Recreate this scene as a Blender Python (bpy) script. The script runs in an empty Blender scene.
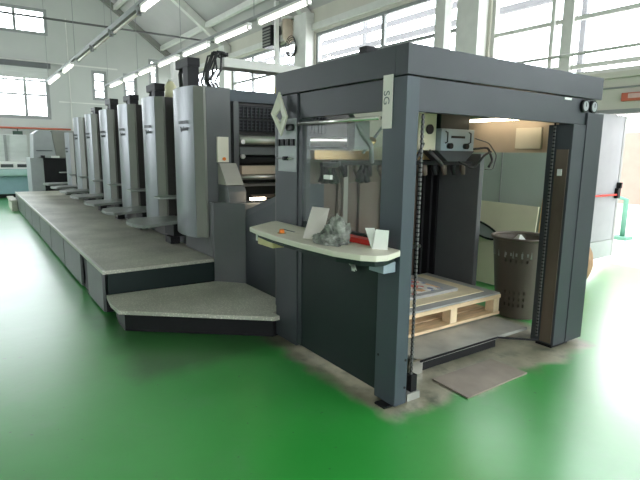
import bpy, bmesh, math, random
from mathutils import Vector, Matrix
random.seed(7)
C = bpy.context.scene.collection
SC = bpy.context.scene

# ------------------------------------------------------------------ materials
def _nodes(name):
    m = bpy.data.materials.new(name); m.use_nodes = True
    nt = m.node_tree; nt.nodes.clear()
    out = nt.nodes.new('ShaderNodeOutputMaterial')
    return m, nt, out

def mat(name, col, rough=.5, metal=0., var=.08, scale=6., bump=0., bscale=60., spec=.5, emit=None, es=0., stretch=(1, 1, 1), dirt=None):
    m, nt, out = _nodes(name)
    N, L = nt.nodes.new, nt.links.new
    p = N('ShaderNodeBsdfPrincipled'); L(p.outputs[0], out.inputs[0])
    p.inputs['Roughness'].default_value = rough
    p.inputs['Metallic'].default_value = metal
    p.inputs['Specular IOR Level'].default_value = spec
    tc = N('ShaderNodeTexCoord'); mp = N('ShaderNodeMapping'); mp.inputs['Scale'].default_value = stretch
    L(tc.outputs['Object'], mp.inputs[0])
    nz = N('ShaderNodeTexNoise'); nz.inputs['Scale'].default_value = scale; nz.inputs['Detail'].default_value = 5
    L(mp.outputs[0], nz.inputs['Vector'])
    cr = N('ShaderNodeValToRGB')
    cr.color_ramp.elements[0].position = .3; cr.color_ramp.elements[1].position = .7
    a = [max(0, c * (1 - var)) for c in col]; b = [min(1, c * (1 + var)) for c in col]
    cr.color_ramp.elements[0].color = (*a, 1); cr.color_ramp.elements[1].color = (*b, 1)
    L(nz.outputs['Fac'], cr.inputs[0])
    src = cr.outputs[0]
    if dirt:
        n2 = N('ShaderNodeTexNoise'); n2.inputs['Scale'].default_value = dirt[1]; n2.inputs['Detail'].default_value = 6
        L(mp.outputs[0], n2.inputs['Vector'])
        r2 = N('ShaderNodeValToRGB'); r2.color_ramp.elements[0].position = dirt[2]; r2.color_ramp.elements[1].position = dirt[2] + .2
        L(n2.outputs['Fac'], r2.inputs[0])
        mx = N('ShaderNodeMix'); mx.data_type = 'RGBA'
        L(r2.outputs[0], mx.inputs['Factor']); L(src, mx.inputs['A']); mx.inputs['B'].default_value = (*dirt[0], 1)
        src = mx.outputs['Result']
    L(src, p.inputs['Base Color'])
    if bump:
        n3 = N('ShaderNodeTexNoise'); n3.inputs['Scale'].default_value = bscale; n3.inputs['Detail'].default_value = 3
        L(mp.outputs[0], n3.inputs['Vector'])
        bp = N('ShaderNodeBump'); bp.inputs['Strength'].default_value = bump; bp.inputs['Distance'].default_value = .01
        L(n3.outputs['Fac'], bp.inputs['Height']); L(bp.outputs[0], p.inputs['Normal'])
    if emit:
        p.inputs['Emission Color'].default_value = (*emit, 1); p.inputs['Emission Strength'].default_value = es
    return m

def glass(name, tint=(1, 1, 1), gl=.08, haze=0., rough=.02):
    m, nt, out = _nodes(name); N, L = nt.nodes.new, nt.links.new
    t = N('ShaderNodeBsdfTransparent'); t.inputs[0].default_value = (*tint, 1)
    g = N('ShaderNodeBsdfGlossy'); g.inputs['Roughness'].default_value = rough
    mx = N('ShaderNodeMixShader'); mx.inputs[0].default_value = gl
    L(t.outputs[0], mx.inputs[1]); L(g.outputs[0], mx.inputs[2])
    if haze:
        d = N('ShaderNodeBsdfDiffuse'); d.inputs[0].default_value = (.8, .82, .8, 1)
        tc = N('ShaderNodeTexCoord'); nz = N('ShaderNodeTexNoise'); nz.inputs['Scale'].default_value = 3.5
        L(tc.outputs['Object'], nz.inputs['Vector'])
        ml = N('ShaderNodeMath'); ml.operation = 'MULTIPLY'; ml.inputs[1].default_value = haze * 2
        L(nz.outputs['Fac'], ml.inputs[0])
        m2 = N('ShaderNodeMixShader'); L(ml.outputs[0], m2.inputs[0]); L(mx.outputs[0], m2.inputs[1]); L(d.outputs[0], m2.inputs[2])
        mx = m2
    L(mx.outputs[0], out.inputs[0])
    return m

def floor_mat():
    m, nt, out = _nodes('green_floor_paint'); N, L = nt.nodes.new, nt.links.new
    p = N('ShaderNodeBsdfPrincipled'); L(p.outputs[0], out.inputs[0])
    g = N('ShaderNodeNewGeometry')
    def noise(s, d=6, r=.55):
        n = N('ShaderNodeTexNoise'); n.inputs['Scale'].default_value = s; n.inputs['Detail'].default_value = d; n.inputs['Roughness'].default_value = r
        L(g.outputs['Position'], n.inputs['Vector']); return n.outputs['Fac']
    def mth(op, a, b=None, clamp=False):
        n = N('ShaderNodeMath'); n.operation = op; n.use_clamp = clamp
        for i, v in enumerate((a, b)):
            if v is None: continue
            if isinstance(v, (int, float)): n.inputs[i].default_value = v
            else: L(v, n.inputs[i])
        return n.outputs[0]
    def ramp(v, lo, hi):
        n = N('ShaderNodeMapRange'); n.inputs['From Min'].default_value = lo; n.inputs['From Max'].default_value = hi; n.clamp = True
        L(v, n.inputs['Value']); return n.outputs[0]
    def mix(f, a, b):
        n = N('ShaderNodeMix'); n.data_type = 'RGBA'
        if isinstance(f, float): n.inputs['Factor'].default_value = f
        else: L(f, n.inputs['Factor'])
        for k, v in (('A', a), ('B', b)):
            if isinstance(v, tuple): n.inputs[k].default_value = (*v, 1)
            else: L(v, n.inputs[k])
        return n.outputs['Result']
    base = mix(ramp(noise(.7), .35, .65), (.020, .29, .034), (.040, .38, .060))
    # faint pale scuffs and small dark chips in the paint
    scuff = mth('MULTIPLY', ramp(noise(2.3, 8, .7), .55, .75), .35)
    base = mix(scuff, base, (.13, .28, .15))
    speck = ramp(noise(21, 3, .5), .71, .74)
    base = mix(mth('MULTIPLY', speck, .6), base, (.04, .05, .035))
    # worn, oily zone inside and around the feeder frame
    sep = N('ShaderNodeSeparateXYZ'); L(g.outputs['Position'], sep.inputs[0])
    wob = mth('MULTIPLY', mth('SUBTRACT', noise(3.0), .5), .35)
    def boxd(x0, x1, y0, y1):
        dx = mth('SUBTRACT', mth('ABSOLUTE', mth('SUBTRACT', sep.outputs[0], (x0 + x1) / 2)), (x1 - x0) / 2)
        dy = mth('SUBTRACT', mth('ABSOLUTE', mth('SUBTRACT', sep.outputs[1], (y0 + y1) / 2)), (y1 - y0) / 2)
        return mth('ADD', mth('MAXIMUM', dx, dy), wob)
    d = boxd(-.07, 2.1, -.1, 2.2)
    dirt = ramp(d, .09, -.02)
    dcol = mix(ramp(noise(2.1, 6, .6), .35, .65), (.20, .16, .11), (.55, .49, .38))
    dcol = mix(ramp(noise(5, 6, .6), .5, .75), dcol, (.035, .035, .03))
    base = mix(mth('MULTIPLY', dirt, .92), base, dcol)
    d2 = boxd(-1.12, 0.1, 1.3, 2.8)  # separate area: floor darker over and round the corner step
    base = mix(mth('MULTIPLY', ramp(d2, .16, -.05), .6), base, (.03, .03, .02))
    L(base, p.inputs['Base Color'])
    r = mth('ADD', mth('MULTIPLY', noise(1.6, 6), .16), .23)
    r = mth('ADD', r, mth('MULTIPLY', dirt, .22))
    L(r, p.inputs['Roughness'])
    p.inputs['Specular IOR Level'].default_value = .5
    p.inputs['Coat Weight'].default_value = 1.0; p.inputs['Coat IOR'].default_value = 1.6; p.inputs['Coat Roughness'].default_value = .31
    L(bp.outputs[0], p.inputs['Coat Normal']) if 0 else None
    bp = N('ShaderNodeBump'); bp.inputs['Strength'].default_value = .12; bp.inputs['Distance'].default_value = .01
    L(noise(9, 4), bp.inputs['Height']); L(bp.outputs[0], p.inputs['Normal'])
    return m

def tread_mat():
    m, nt, out = _nodes('tread_plate'); N, L = nt.nodes.new, nt.links.new
    p = N('ShaderNodeBsdfPrincipled'); L(p.outputs[0], out.inputs[0])
    tc = N('ShaderNodeTexCoord')
    ck = N('ShaderNodeTexVoronoi'); ck.inputs['Scale'].default_value = 55; L(tc.outputs['Object'], ck.inputs['Vector'])
    nz = N('ShaderNodeTexNoise'); nz.inputs['Scale'].default_value = 1.6; nz.inputs['Detail'].default_value = 6; L(tc.outputs['Object'], nz.inputs['Vector'])
    cr = N('ShaderNodeValToRGB')
    cr.color_ramp.elements[0].position = .35; cr.color_ramp.elements[0].color = (.42, .42, .34, 1)
    cr.color_ramp.elements[1].position = .68; cr.color_ramp.elements[1].color = (.68, .67, .56, 1)
    L(nz.outputs['Fac'], cr.inputs[0])
    mr = N('ShaderNodeMapRange'); mr.inputs['From Max'].default_value = .45; mr.inputs['To Min'].default_value = 1.35; mr.inputs['To Max'].default_value = .75
    L(ck.outputs['Distance'], mr.inputs['Value'])
    mx = N('ShaderNodeMix'); mx.data_type = 'RGBA'; mx.blend_type = 'MULTIPLY'; mx.inputs['Factor'].default_value = 1
    L(cr.outputs[0], mx.inputs['A']); L(mr.outputs[0], mx.inputs['B']); L(mx.outputs['Result'], p.inputs['Base Color'])
    p.inputs['Roughness'].default_value = .42; p.inputs['Specular IOR Level'].default_value = .55
    bp = N('ShaderNodeBump'); bp.inputs['Strength'].default_value = .4; bp.inputs['Distance'].default_value = .004; bp.invert = True
    L(ck.outputs['Distance'], bp.inputs['Height']); L(bp.outputs[0], p.inputs['Normal'])
    return m

def print_mat():
    m, nt, out = _nodes('printed_picture'); N, L = nt.nodes.new, nt.links.new
    p = N('ShaderNodeBsdfPrincipled'); L(p.outputs[0], out.inputs[0]); p.inputs['Roughness'].default_value = .35
    tc = N('ShaderNodeTexCoord'); v = N('ShaderNodeTexVoronoi'); v.inputs['Scale'].default_value = 17; L(tc.outputs['Object'], v.inputs['Vector'])
    sp = N('ShaderNodeSeparateXYZ'); L(v.outputs['Color'], sp.inputs[0])
    cr = N('ShaderNodeValToRGB'); cr.color_ramp.interpolation = 'CONSTANT'
    cols = [(.75, .72, .62), (.62, .12, .08), (.80, .78, .74), (.15, .2, .35), (.75, .45, .2), (.85, .82, .78), (.35, .3, .28)]
    while len(cr.color_ramp.elements) < len(cols): cr.color_ramp.elements.new(.5)
    for i, c in enumerate(cols):
        cr.color_ramp.elements[i].position = i / len(cols); cr.color_ramp.elements[i].color = (*c, 1)
    L(sp.outputs[0], cr.inputs[0]); L(cr.outputs[0], p.inputs['Base Color'])
    return m

def basket_mat():
    m, nt, out = _nodes('perforated_plastic'); N, L = nt.nodes.new, nt.links.new
    p = N('ShaderNodeBsdfPrincipled'); L(p.outputs[0], out.inputs[0]); p.inputs['Roughness'].default_value = .55
    p.inputs['Base Color'].default_value = (.12, .098, .075, 1)
    return m

def emis(name, col, s):
    m, nt, out = _nodes(name); e = nt.nodes.new('ShaderNodeEmission')
    e.inputs[0].default_value = (*col, 1); e.inputs[1].default_value = s
    nt.links.new(e.outputs[0], out.inputs[0]); return m

M = dict(
    floor=floor_mat(), tread=tread_mat(), pic=print_mat(), basket=basket_mat(),
    wall=mat('wall_paint', (.50, .495, .48), .8, var=.04, scale=1.2, dirt=((.55, .57, .5), .8, .6)),
    wallg=mat('green_tinted_wall', (.44, .45, .42), .8, var=.04, scale=1.),
    beige=mat('beige_wall', (.55, .53, .45), .8, var=.05, scale=1.5),
    ceil=mat('roof_panel', (.45, .43, .42), .85, var=.05, scale=1.2),
    steelw=mat('white_steel', (.62, .62, .57), .5, var=.05),
    winframe=mat('window_frame_grey', (.25, .26, .25), .5),
    pane=glass('window_glass', (.97, .99, 1), .05),
    plexi=glass('plexiglass', (.95, .955, .94), .010, .05, .1),
    dark=mat('anthracite_paint', (.036, .042, .048), .45, var=.07, scale=2.5, spec=.3),
    dark2=mat('slate_paint', (.050, .055, .062), .48, var=.06, scale=3., spec=.35),
    bluegrey=mat('blue_grey_paint', (.055, .070, .082), .45, var=.05, scale=3., spec=.35),
    shade=mat('shaded_green_grey', (.014, .024, .022), .5, var=.08, scale=3., spec=.2),  # dark shading and green floor reflection put into the colour
    black=mat('black_metal', (.013, .013, .014), .5, var=.1, spec=.2),
    brown=mat('oily_brown_metal', (.12, .09, .068), .45, var=.3, scale=5., stretch=(1, 1, .3), metal=.2),
    silver=mat('silver_cover', (.20, .215, .225), .36, metal=.35, var=.03, scale=2., stretch=(1, 1, .3)),
    strip=mat('olive_grey_edge', (.21, .21, .185), .5, var=.05),
    body=mat('tower_body', (.10, .105, .105), .45, var=.08, scale=3.),
    bodyb=mat('tower_side_brown', (.04, .037, .032), .5, var=.1, scale=3.),
    step=mat('step_plate', (.22, .24, .215), .42, var=.08, scale=8., bump=.2, bscale=120.),
    steel=mat('bare_steel', (.55, .54, .5), .28, metal=.9, var=.05),
    chrome=mat('chrome_rail', (.75, .74, .68), .2, metal=.9, var=.03),
    cream=mat('cream_plastic', (.68, .65, .53), .42, var=.05, scale=5., dirt=((.45, .38, .24), 7., .66)),
    creamp=mat('cream_panel', (.70, .66, .48), .6, var=.05, scale=3.),
    ltgrey=mat('light_grey_panel', (.30, .32, .32), .45, var=.04),
    beigep=mat('beige_grey_cover', (.38, .36, .31), .5, var=.04),
    tan=mat('tan_panel', (.56, .46, .35), .5, var=.07, scale=4.),
    paleb=mat('pale_box', (.88, .80, .64), .5, var=.03),
    ctrl=mat('control_box_blue_grey', (.28, .34, .38), .4, var=.04),
    wood=mat('pallet_pine', (.72, .54, .33), .65, var=.25, scale=4., stretch=(1, 6, 6), bump=.2),
    wood2=mat('pallet_pine_block', (.74, .58, .37), .65, var=.2, scale=7.),
    greyb=mat('grey_board', (.36, .36, .34), .6, var=.12, scale=6.),
    plyw=mat('pale_board', (.72, .62, .42), .6, var=.1, scale=3., stretch=(1, 5, 1)),
    paper=mat('white_paper', (.80, .82, .76), .7, var=.02),
    papergreen=mat('pale_green_paper', (.80, .75, .68), .7, var=.03),
    cloth=mat('grey_rag', (.22, .235, .20), .9, var=.75, scale=16., bump=.6, bscale=40.),
    red=mat('red_plastic', (.55, .03, .02), .35, var=.1),
    redp=mat('red_pipe_paint', (.45, .10, .05), .5, var=.1),
    orange=mat('orange_plastic', (.80, .22, .03), .4, var=.05),
    yellow=mat('yellowish_plastic', (.62, .55, .25), .4, var=.1),
    tank=mat('translucent_tank', (.70, .66, .42), .4, var=.1),
    white=mat('white_plastic', (.78, .78, .74), .4, var=.02),
    letter=mat('dark_lettering', (.04, .05, .05), .5),
    letter2=mat('grey_lettering', (.13, .14, .145), .4, metal=.3),
    lamp=emis('lamp_tube_glow', (1., .96, .86), 7.),
    lampw=emis('warm_tube_glow', (1., .84, .62), 20.),
    dead=mat('unlit_tube', (.72, .66, .55), .4, var=.05),
    cable=mat('black_cable', (.02, .02, .02), .5),
    mat_=mat('worn_steel_sheet', (.34, .29, .24), .42, var=.2, scale=4., metal=.25),
    liftp=mat('lift_plate', (.42, .42, .38), .45, var=.25, scale=4., metal=.3),
    greyg=mat('grey_green_cabinet', (.40, .45, .40), .5, var=.04, scale=2.),
    sack=mat('brown_sack', (.38, .23, .13), .8, var=.2, scale=9., bump=.4),
    teal=mat('pale_teal_paint', (.40, .55, .53), .45, var=.05),
    tealb=mat('blue_grey_teal_paint', (.25, .38, .42), .45, var=.05),
    doorp=mat('fire_door_leaf', (.27, .275, .29), .5, var=.04),
    greenp=mat('green_steel', (.08, .22, .16), .5, var=.05),
    pink=mat('pink_render', (.32, .22, .19), .85, var=.04),
    whiter=mat('white_render', (.8, .8, .78), .85, var=.03),
    concrete=mat('pale_concrete', (.6, .6, .57), .85, var=.08),
    outbeam=mat('outdoor_grey_steel', (.10, .10, .105), .6, var=.1),
    wood3=mat('wooden_stick', (.60, .38, .18), .6, var=.15),
    brass=mat('dirty_brass', (.45, .32, .14), .35, metal=.8, var=.2),
    rod=mat('dark_tie_rod', (.10, .10, .095), .5),
)

# ------------------------------------------------------------------ builders
WL = {}
class MB:
    def __init__(s): s.b = bmesh.new()
    def _add(s, vs, fs, mi=0):
        v = [s.b.verts.new(p) for p in vs]
        for f in fs:
            try: fc = s.b.faces.new([v[i] for i in f]); fc.material_index = mi
            except ValueError: pass
        return v
    def box(s, x0, x1, y0, y1, z0, z1, mi=0):
        if x0 > x1: x0, x1 = x1, x0
        if y0 > y1: y0, y1 = y1, y0
        if z0 > z1: z0, z1 = z1, z0
        s._add([(x0, y0, z0), (x1, y0, z0), (x1, y1, z0), (x0, y1, z0), (x0, y0, z1), (x1, y0, z1), (x1, y1, z1), (x0, y1, z1)],
               [(3, 2, 1, 0), (4, 5, 6, 7), (0, 1, 5, 4), (1, 2, 6, 5), (2, 3, 7, 6), (3, 0, 4, 7)], mi); return s
    def prism(s, poly, z0, z1, mi=0, top=None):
        n = len(poly); a = sum(poly[i][0] * poly[(i + 1) % n][1] - poly[(i + 1) % n][0] * poly[i][1] for i in range(n))
        tp = top or poly
        if a < 0: poly = poly[::-1]; tp = tp[::-1]
        s._add([(x, y, z0) for x, y in poly] + [(x, y, z1) for x, y in tp],
               [tuple(range(n))[::-1], tuple(range(n, 2 * n))] + [(i, (i + 1) % n, n + (i + 1) % n, n + i) for i in range(n)], mi); return s
    def extr(s, poly, axis, a0, a1, mi=0):
        # poly given in the other two axes, in order (for x: y,z; for y: x,z)
        f = (lambda u, v, a: (a, u, v)) if axis == 'x' else (lambda u, v, a: (u, a, v))
        n = len(poly)
        s._add([f(u, v, a0) for u, v in poly] + [f(u, v, a1) for u, v in poly],
               [tuple(range(n))[::-1], tuple(range(n, 2 * n))] + [(i, (i + 1) % n, n + (i + 1) % n, n + i) for i in range(n)], mi); return s
    def tube(s, pts, r, seg=8, mi=0, cap=True):
        pts = [Vector(p) for p in pts]; rings = []
        up = None
        for i, p in enumerate(pts):
            d = (pts[min(i + 1, len(pts) - 1)] - pts[max(i - 1, 0)]).normalized()
            if up is None:
                up = Vector((0, 0, 1)) if abs(d.z) < .9 else Vector((1, 0, 0))
            x = d.cross(up).normalized(); y = x.cross(d).normalized(); up = y
            rr = r[i] if isinstance(r, (list, tuple)) else r
            rings.append([s.b.verts.new(p + x * rr * math.cos(2 * math.pi * k / seg) + y * rr * math.sin(2 * math.pi * k / seg)) for k in range(seg)])
        for a, b in zip(rings, rings[1:]):
            for k in range(seg):
                f = s.b.faces.new((a[k], a[(k + 1) % seg], b[(k + 1) % seg], b[k])); f.material_index = mi; f.smooth = True
        if cap:
            for rg in (rings[0], rings[-1]):
                try: f = s.b.faces.new(rg); f.material_index = mi
                except ValueError: pass
        return s
    def quad(s, a, b, c, d, t=.004, mi=0):
        a, b, c, d = map(Vector, (a, b, c, d)); n = (b - a).cross(d - a).normalized() * t
        s._add([a, b, c, d, a + n, b + n, c + n, d + n], [(3, 2, 1, 0), (4, 5, 6, 7), (0, 1, 5, 4), (1, 2, 6, 5), (2, 3, 7, 6), (3, 0, 4, 7)], mi); return s
    def build(s, name, m, parent=None, bevel=0., smooth=False, origin=None):
        bmesh.ops.recalc_face_normals(s.b, faces=s.b.faces)
        if bevel:
            es = [e for e in s.b.edges if len(e.link_faces) == 2 and e.calc_face_angle(0) > .6]
            if es: bmesh.ops.bevel(s.b, geom=es, offset=bevel, segments=2, affect='EDGES', profile=.7, clamp_overlap=True)
        wl = WL.get(parent.name) if parent else None
        if wl is None:
            if origin is None:
                vs = s.b.verts
                xs = [v.co.x for v in vs]; ys = [v.co.y for v in vs]; zs = [v.co.z for v in vs]
                wl = Vector(((min(xs) + max(xs)) / 2, (min(ys) + max(ys)) / 2, min(zs)))
            else: wl = Vector(origin)
        for v in s.b.verts: v.co -= wl
        if smooth:
            for f in s.b.faces: f.smooth = True
        me = bpy.data.meshes.new(name); s.b.to_mesh(me); s.b.free()
        for mm in (m if isinstance(m, (list, tuple)) else [m]): me.materials.append(M[mm] if isinstance(mm, str) else mm)
        o = bpy.data.objects.new(name, me); C.objects.link(o)
        if parent: o.parent = parent
        else: o.location = wl
        WL[o.name] = wl
        return o

def tag(o, label, cat, group=None, kind=None):
    o['label'] = label; o['category'] = cat
    if group: o['group'] = group
    if kind: o['kind'] = kind
    return o
def plabel(o, label): o['label'] = label; return o
def thing(name, loc, label, cat, group=None):
    o = bpy.data.objects.new(name, None); C.objects.link(o); o.location = loc; WL[o.name] = Vector(loc)
    o.empty_display_size = .2
    return tag(o, label, cat, group)
def struct(mb, name, m, parent=None):
    o = mb.build(name, m, parent)
    if not parent: o['kind'] = 'structure'
    return o
def B(*a): return MB().box(*a)
def copy_tree(o, loc=None, parent=None):
    c = o.copy(); C.objects.link(c)
    if parent: c.parent = parent
    if loc is not None: c.location = loc
    for ch in list(o.children): copy_tree(ch, None, c)
    return c
def text(name, s, size, m, parent, origin, xdir, updir, depth=.001, fitw=None):
    cu = bpy.data.curves.new(name, 'FONT'); cu.body = s; cu.size = size; cu.extrude = depth; cu.align_x = 'CENTER'; cu.align_y = 'CENTER'
    to = bpy.data.objects.new(name, cu); C.objects.link(to)
    bpy.context.view_layer.update()
    me = bpy.data.meshes.new_from_object(to.evaluated_get(bpy.context.evaluated_depsgraph_get()))
    bpy.data.objects.remove(to)
    x = Vector(xdir).normalized(); u = Vector(updir).normalized(); n = x.cross(u)
    w = max(v.co.x for v in me.vertices) - min(v.co.x for v in me.vertices)
    k = fitw / w if fitw else 1
    wl = WL[parent.name]
    for v in me.vertices:
        c = v.co.copy(); v.co = Vector(origin) + x * c.x * k + u * c.y + n * c.z - wl
    me.materials.clear(); me.materials.append(M[m])
    o = bpy.data.objects.new(name, me); C.objects.link(o); o.parent = parent; WL[o.name] = wl
    return o

# ------------------------------------------------------------------ hall
XR, XL, YF, YB = 5.47, -7.5, 19.0, -8.0
EZ, SL, RX = 5.12, .735, -1.015
def roofz(x): return EZ + SL * (XR - x) if x > RX else EZ + SL * (x - XL)
RZ = roofz(RX)

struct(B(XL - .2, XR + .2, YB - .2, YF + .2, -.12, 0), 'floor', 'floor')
# far wall with openings: upper left window, lower left window, two small windows
holes = [(-3.4, .70, 5.52, 6.42), (-3.4, .62, 2.62, 4.5), (2.06, 2.6, 3.41, 4.5), (3.2, 3.72, 3.5, 4.5), (4.2, 4.58, 4.15, 5.15)]
def wall_with_holes(axis, a0, a1, z0, ztop, holes, t0, t1, mb, slopes=None):
    us = sorted({a0, a1, *[h[0] for h in holes], *[h[1] for h in holes]})
    for u0, u1 in zip(us, us[1:]):
        zs = [z0]; segs = []
        hs = sorted([(h[2], h[3]) for h in holes if h[0] <= u0 + 1e-6 and h[1] >= u1 - 1e-6])
        z = z0
        for h0, h1 in hs:
            if h0 > z: segs.append((z, h0))
            z = h1
        segs.append((z, None))
        for s0, s1 in segs:
            if s1 is None:
                if slopes:
                    xs = [u0] + ([RX] if u0 < RX < u1 else []) + [u1]
                    poly = [(u0, s0), (u1, s0)] + [(x, slopes(x)) for x in reversed(xs)]
                    mb.extr(poly, 'y', t0, t1)
                    continue
                s1 = ztop
            if axis == 'x': mb.box(t0, t1, u0, u1, s0, s1)
            else: mb.box(u0, u1, t0, t1, s0, s1)
    return mb
struct(wall_with_holes('y', XL - .2, XR + .2, 0, 9, holes, YF, YF + .2, MB(), roofz), 'wall_far', 'wallg')
struct(wall_with_holes('y', XL - .2, XR + .2, 0, 9, [(.2, 5.2, .9, 4.4), (-6.0, -1.2, 1.4, 4.4)], YB - .2, YB, MB(), roofz), 'wall_back', 'wall')  # openings for the two unseen windows added for extra light
BAYS = [(-5.6, -1.3), (-.8, 3.72), (4.22, 9.05), (9.7, 14.05), (14.55, 18.8)]
DOORY = (-1.2, 1.86)
rh = [(a, b, 2.70, 4.53) for a, b in BAYS]
# door opening below the second bay
struct(wall_with_holes('x', YB, YF, 0, EZ + .02, rh[:1] + [], XR, XR + .2, MB()) if 0 else
       (lambda mb: [wall_with_holes('x', YB, -1.2, 0, EZ + .02, [(-5.6, -1.3, 2.7, 4.53)], XR, XR + .2, mb),
                    wall_with_holes('x', -1.2, 1.86, 0, EZ + .02, [(-.3, 1.86, 0, 2.2), (-.8, 1.86, 2.7, 4.53)], XR, XR + .2, mb),
                    wall_with_holes('x', 1.86, YF, 0, EZ + .02, [(1.86, 3.72, 2.7, 4.53)] + rh[2:], XR, XR + .2, mb)][0])(MB()), 'wall_right', 'beige')
LB = [(10, 17)]
struct(wall_with_holes('x', YB, YF, 0, EZ + .02, [(a, b, 1.3, 4.4) for a, b in LB], XL - .2, XL, MB()), 'wall_left', 'wall')
# roof slabs
def slope_slab(x0, x1, dz0, dz1, y0, y1, mb):
    return mb.extr([(x0, roofz(x0) + dz0), (x1, roofz(x1) + dz0), (x1, roofz(x1) + dz1), (x0, roofz(x0) + dz1)], 'y', y0, y1)
mb = MB(); slope_slab(RX, XR + .25, 0, .12, YB - .2, YF + .2, mb); slope_slab(XL - .25, RX, 0, .12, YB - .2, YF + .2, mb)
struct(mb, 'ceiling', 'ceil')
n = 0
for i, y in enumerate((-1, 4.0, 9.35, 14.3)):
    mb = MB()
    slope_slab(RX, XR, -.30, -.02, y - .09, y + .09, mb); slope_slab(XL, RX, -.30, -.02, y - .09, y + .09, mb)
    struct(mb, 'trim_%d' % (i + 1), 'steelw')
for i, x in enumerate((4.7, 3.0, 1.3, -.4)):
    struct(MB().box(x - .06, x + .06, YB + .05, YF - .05, roofz(x) - .20, roofz(x) - .04), 'trim_%d' % (i + 5), 'steelw')
for i, x in enumerate((-1.9, -3.6, -5.3, -6.8)):
    struct(MB().box(x - .06, x + .06, YB + .05, YF - .05, roofz(x) - .20, roofz(x) - .04), 'trim_%d' % (i + 9), 'steelw')
mb = MB(); slope_slab(RX, XR, -.26, -.01, YF - .15, YF - .003, mb); slope_slab(XL, RX, -.26, -.01, YF - .15, YF - .003, mb)
struct(mb, 'trim_20', 'strip')
# wall columns on the right wall
for i, (a, b) in enumerate(((-1.3, -.8), (3.78, 4.25), (9.1, 9.65), (14.05, 14.5))):
    struct(B(5.22, XR, a, b, 0 if i else 0, EZ - .1), 'trim_%d' % (i + 13), 'steelw')
# sill ledge along right wall, tie beam above windows
struct(B(5.38, XR - .002, -5.6, 3.7, 2.62, 2.70), 'trim_17', 'beige')
struct(B(5.40, XR - .002, 1.9, 18.8, 4.60, 4.75), 'trim_18', 'steelw')
# seams on the far wall
struct(MB().box(-3.4, 3.0, YF - .03, YF - .002, 4.58, 4.63).box(.9, 3.6, YF - .02, YF - .002, 3.25, 3.29).box(1.28, 1.31, YF - .02, YF - .002, 0, 6.2), 'trim_19', 'steelw')
def beamm(): return 'steelw'

WN = 0
def window(axis, t, u0, u1, z0, z1, mulls, trans, fw=.07, wide=(), sgn=1, m='winframe'):
    """window in a wall: t = wall inner plane"""
    global WN
    WN += 1
    nm = 'window_%d' % WN
    def bx(mb, a, b, c, d, k0, k1):
        if axis == 'x': mb.box(t + sgn * k0, t + sgn * k1, a, b, c, d)
        else: mb.box(a, b, t + sgn * k0, t + sgn * k1, c, d)
    mb = MB()
    bx(mb, u0, u1, z0, z0 + fw, .04, .12); bx(mb, u0, u1, z1 - fw, z1, .04, .12)
    bx(mb, u0, u0 + fw, z0 + fw, z1 - fw, .04, .12); bx(mb, u1 - fw, u1, z0 + fw, z1 - fw, .04, .12)
    for k, mu in enumerate(mulls): bx(mb, mu - .045, mu + .045, z0 + fw, z1 - fw, .045, .115)
    for mu, w in wide: bx(mb, mu - w / 2, mu + w / 2, z0 + fw, z1 - fw, .0, .118)
    for tr in trans: bx(mb, u0 + fw, u1 - fw, tr - .03, tr + .03, .05, .11)
    o = mb.build(nm, m); o['kind'] = 'structure'
    p = MB(); bx(p, u0 + fw, u1 - fw, z0 + fw, z1 - fw, .078, .084)
    p.build('window_pane', 'pane', o)
    # daylight portal just outside
    ld = bpy.data.lights.new('window_daylight', 'AREA'); ld.shape = 'RECTANGLE'; ld.size = u1 - u0; ld.size_y = z1 - z0
    ld.cycles.is_portal = True
    lo = bpy.data.objects.new('window_daylight', ld); C.objects.link(lo)
    c = ((u0 + u1) / 2, (z0 + z1) / 2); off = t + sgn * .26
    lo.location = (off, c[0], c[1]) if axis == 'x' else (c[0], off, c[1])
    d = Vector((-sgn, 0, 0)) if axis == 'x' else Vector((0, -sgn, 0))
    lo.rotation_euler = d.to_track_quat('-Z', 'Y').to_euler()
    return o
for i, (a, b, c, d) in enumerate(holes):
    if i == 0: window('y', YF, a, b, c, d, (-.31, -1.35, -2.4), (), fw=.11)
    elif i == 1: window('y', YF, a, b, c, d, (-.15, -1.2, -2.3), (3.46, 3.95), fw=.12)
    else: window('y', YF, a, b, c, d, (), (c + .36, c + .72), fw=.11)
window('x', XR, -5.6, -1.3, 2.7, 4.53, (-3.4,), (2.9,))
window('x', XR, -.8, 3.72, 2.7, 4.53, (.9,), (2.86, 3.55), wide=((2.34, .17), (2.58, .06)), m='steelw')
window('x', XR, 4.22, 9.05, 2.7, 4.53, (6.52,), (3.1, 3.8))
window('x', XR, 9.7, 14.05, 2.7, 4.53, (11.0, 12.6), (3.1, 3.8))
window('x', XR, 14.55, 18.8, 2.7, 4.53, (16.5,), (3.1, 3.8))
for a, b in LB: window('x', XL, a, b, 1.3, 4.4, ((a + b) / 2,), (2.8,), sgn=-1)
window('y', YB, -6.0, -1.2, 1.4, 4.4, (-4.4, -2.8), (), sgn=-1)  # unseen window, added to light the foreground floor and front faces
window('y', YB, .2, 5.2, .9, 4.4, (1.9, 3.6), (), sgn=-1)  # unseen window, added to light the pallet through the feeder opening
# portal of the open fire door
ld = bpy.data.lights.new('doorway_daylight', 'AREA'); ld.shape = 'RECTANGLE'; ld.size = 2.16; ld.size_y = 2.2; ld.cycles.is_portal = True
lo = bpy.data.objects.new('doorway_daylight', ld); C.objects.link(lo); lo.location = (XR + .26, .78, 1.1)
lo.rotation_euler = Vector((-1, 0, 0)).to_track_quat('-Z', 'Y').to_euler()
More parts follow.
